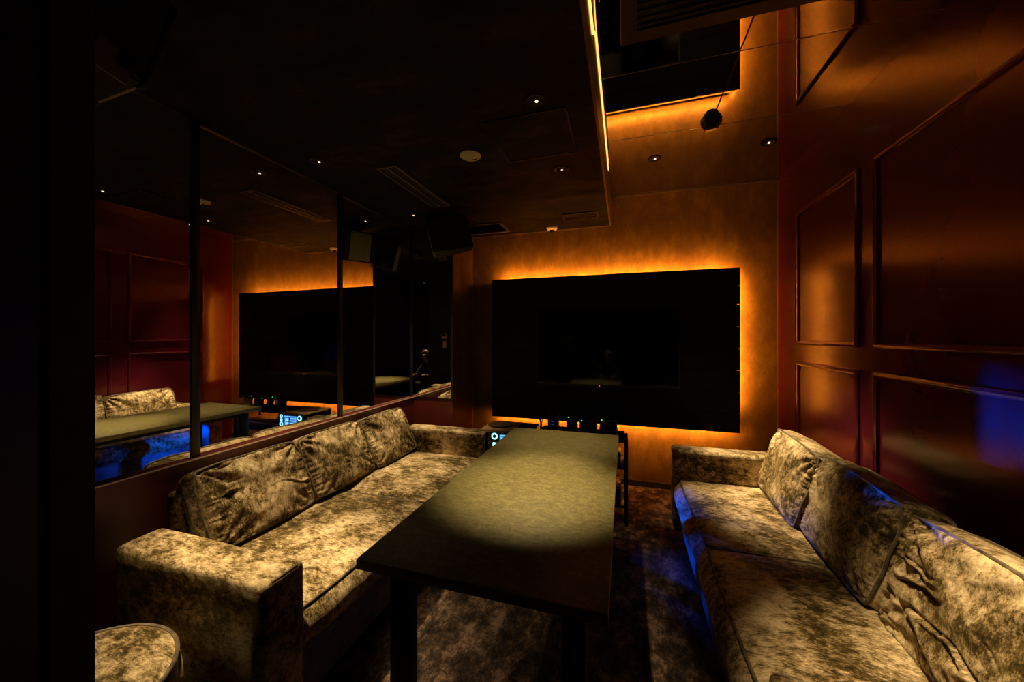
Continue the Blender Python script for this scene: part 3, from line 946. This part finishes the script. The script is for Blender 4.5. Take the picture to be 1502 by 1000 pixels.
TOPZ = RZ + 0.018
tabs = [(-0.432, -0.346, 2.80, 0.125, 'narrowest of three black charging tablets, green lamp, next to the microphone dock'),
        (-0.328, -0.198, 2.77, 0.112, 'black charging tablet with a green lamp standing between the other two'),
        (-0.178, -0.050, 2.76, 0.128, 'black charging tablet with a green lamp at the open end of the rack')]
for (x0, x1, y, h, lab) in tabs:
    t = thing('charging_tablet', lab, 'tablet', ((x0 + x1) / 2, y, TOPZ), group='charging tablets on the rack')
    t.rotation_euler = (R(-10), 0, 0)
    wd = (x1 - x0) / 2
    MB().rbox(-wd, wd, 0.0, 0.014, 0.010, h, 0.005).build('case', 'black', t, True, local=True)
    MB().box(-wd + 0.010, wd - 0.010, -0.001, 0.001, 0.020, h - 0.012).build('screen', 'screen', t, local=True)
    panel = MB().rbox(-wd + 0.005, wd - 0.005, -0.028, 0.04, -0.001, 0.016, 0.004)
    panel.xform(Matrix.Rotation(R(10), 4, 'X')).build('dock', 'black_metal', t, True, local=True)
    bz = MB()
    bz.box(-wd, wd, -0.002, 0.0, h - 0.010, h - 0.006).box(wd - 0.004, wd, -0.002, 0.0, 0.016, h - 0.010)
    bz.build('rim', 'bead', t, local=True)
    MB().lathe((0, 0, 0), [(0, 0.003), (0.003, 0.002), (0.004, 0)], 12).xform(Matrix.Translation((-wd + 0.016, -0.001, h - 0.006)) @ Matrix.Rotation(PI / 2, 4, 'X')).build('charge_light', 'green_led', t, True, local=True)

bx = thing('microphone_dock', 'tall black microphone dock with dim blue marks on the rack', 'microphone dock', (-0.53, 2.80, TOPZ))
box_obj('body', 'black', bx, -0.575, -0.490, 2.78, 2.85, TOPZ, TOPZ + 0.145, r=0.006)
for x in (-0.560, -0.506):
    MB().tube([(x, 2.80, TOPZ + 0.14), (x, 2.80, TOPZ + 0.175)], 0.011, 12).build('microphone_end', 'black_metal', bx, True)
box_obj('blue_mark', 'blue_mark', bx, -0.548, -0.520, 2.778, 2.780, TOPZ + 0.082, TOPZ + 0.090)
box_obj('blue_mark', 'blue_mark', bx, -0.544, -0.524, 2.778, 2.780, TOPZ + 0.060, TOPZ + 0.066)

# small tangled tool: two crossing arms on a foot
tg = thing('clip_stand', 'thin black clip stand with crossed arms standing next to the microphone dock', 'stand', (-0.632, 2.80, TOPZ))
tx = -0.632
MB().lathe((tx, 2.80, TOPZ), [(0, 0), (0.02, 0), (0.02, 0.006), (0, 0.008)], 16).build('base', 'black_matte', tg, True)
MB().tube([(tx, 2.80, TOPZ + 0.005), (tx + 0.004, 2.80, TOPZ + 0.05), (tx - 0.012, 2.80, TOPZ + 0.115)], 0.006, 8).build('arm', 'black_matte', tg, True)
MB().tube([(tx - 0.006, 2.80, TOPZ + 0.03), (tx + 0.004, 2.80, TOPZ + 0.06), (tx + 0.018, 2.80, TOPZ + 0.11)], 0.005, 8).build('arm', 'black_matte', tg, True)

# ------------------------------------------------------------------ controls on the partition, seen in the pillar mirror
th = thing('thermostat', 'small pale thermostat on the dark entrance partition', 'thermostat', (-0.93, PYC, 1.38))
box_obj('case', 'white', th, -0.985, -0.885, PYC, PYC + 0.014, 1.33, 1.43, r=0.004)
box_obj('window', 'screen', th, -0.968, -0.902, PYC + 0.014, PYC + 0.0155, 1.37, 1.418)
sw = thing('light_switch', 'pale wall switch plate below the thermostat', 'switch', (-0.93, PYC, 1.23))
box_obj('plate', 'white', sw, -0.97, -0.90, PYC, PYC + 0.007, 1.17, 1.29, r=0.003)
for k in range(3):
    box_obj('rocker', 'cream', sw, -0.955, -0.915, PYC + 0.007, PYC + 0.011, 1.185 + 0.032 * k, 1.212 + 0.032 * k, r=0.002)

# ------------------------------------------------------------------ crouching person by the camera, seen only in the mirrors
def skin_body():
    bx_, by_ = -0.30, -0.42
    V = [((0, 0, 0.36), 0.135), ((0, 0.03, 0.50), 0.125), ((0, 0.08, 0.66), 0.14), ((0, 0.12, 0.78), 0.10), ((0, 0.16, 0.86), 0.052), ((0, 0.20, 0.93), 0.066), ((0, 0.22, 1.03), 0.072)]
    E = [(i, i + 1) for i in range(6)]
    for s in (-1, 1):
        b = len(V)
        V += [((s * 0.10, 0.03, 0.33), 0.088), ((s * 0.15, 0.20, 0.42), 0.080), ((s * 0.17, 0.36, 0.46), 0.062), ((s * 0.16, 0.26, 0.26), 0.056), ((s * 0.16, 0.16, 0.08), 0.042), ((s * 0.17, 0.24, 0.040), 0.042), ((s * 0.18, 0.33, 0.034), 0.032)]
        E += [(0, b)] + [(b + i, b + i + 1) for i in range(6)]
        b = len(V)
        V += [((s * 0.13, 0.11, 0.765), 0.066), ((s * 0.21, 0.14, 0.66), 0.052), ((s * 0.235, 0.19, 0.54), 0.044), ((s * 0.19, 0.31, 0.585), 0.036), ((s * 0.13, 0.405, 0.63), 0.027), ((s * 0.11, 0.45, 0.65), 0.030)]
        E += [(3, b)] + [(b + i, b + i + 1) for i in range(5)]
        hand = b + 5
        for k, (dx, ln) in enumerate(((0.026, 0.055), (0.009, 0.066), (-0.009, 0.062), (-0.025, 0.048))):
            f0 = len(V)
            V += [((s * (0.11 + dx), 0.475, 0.655), 0.010), ((s * (0.11 + dx), 0.475 + ln * 0.5, 0.650), 0.009), ((s * (0.11 + dx * 0.9), 0.475 + ln * 0.8, 0.630), 0.008)]
            E += [(hand, f0), (f0, f0 + 1), (f0 + 1, f0 + 2)]
        f0 = len(V)
        V += [((s * 0.075, 0.445, 0.655), 0.011), ((s * 0.055, 0.475, 0.650), 0.009)]
        E += [(hand, f0), (f0, f0 + 1)]
    me = bpy.data.meshes.new('body_cage')
    me.from_pydata([(p[0] + bx_, p[1] + by_, p[2]) for p, r in V], E, [])
    o = bpy.data.objects.new('body_cage', me)
    C.objects.link(o)
    md = o.modifiers.new('skin', 'SKIN')
    md.use_smooth_shade = True
    for i, (p, r) in enumerate(V):
        sv = me.skin_vertices[0].data[i]
        sv.radius = (r, r)
        sv.use_root = (i == 0)
    sb = o.modifiers.new('sub', 'SUBSURF')
    sb.levels = 2
    sb.render_levels = 2
    dg = bpy.context.evaluated_depsgraph_get()
    dg.update()
    em = bpy.data.meshes.new_from_object(o.evaluated_get(dg))
    bpy.data.objects.remove(o)
    ox = Vector((bx_, by_, 0))
    for v in em.vertices:
        v.co -= ox
    em.materials.clear()
    em.materials.append(M['cloth'])
    em.materials.append(M['skin'])
    for p in em.polygons:
        c = p.center
        if c.z > 0.86 or (c.y > 0.40 and c.z > 0.55):
            p.material_index = 1
        p.use_smooth = True
    b = bpy.data.objects.new('body', em)
    C.objects.link(b)
    return b, ox


body, ox = skin_body()
per = thing('person', 'person in dark clothes crouching by the entrance, reflected in the pillar mirror', 'person', ox)
body.parent = per
hc = Vector((0, 0.205, 1.015))
hv = MB()
prof = [(0.0, 0.105), (0.05, 0.094), (0.085, 0.062), (0.098, 0.015), (0.094, -0.03), (0.082, -0.07), (0.06, -0.085)]
hv.lathe((0, 0, 0), prof, 32)
hv.v = [(x, (y if y < 0.02 else 0.02 + (y - 0.02) * (0.55 if z < 0.035 else 1.0)), z) for x, y, z in hv.v]
hv.xform(Matrix.Translation(hc)).build('hair', 'hair', per, 'all', local=True)
for s in (-1, 1):
    MB().lathe((s * 0.030, 0.290, 1.02), [(0, -0.009), (0.009, 0), (0, 0.009)], 10).build('eye', 'white', per, True, local=True)
    MB().lathe((s * 0.075, 0.22, 1.005), [(0, -0.03), (0.012, -0.015), (0.014, 0.01), (0, 0.03)], 10).build('ear', 'skin', per, True, local=True)
MB().tube([(0, 0.285, 1.02), (0, 0.303, 0.995), (0, 0.298, 0.985)], [0.007, 0.012, 0.009], 8).build('nose', 'skin', per, 'all', local=True)
MB().tube([(-0.022, 0.283, 0.958), (0, 0.290, 0.957), (0.022, 0.283, 0.958)], 0.006, 8).build('mouth', 'skin', per, 'all', local=True)
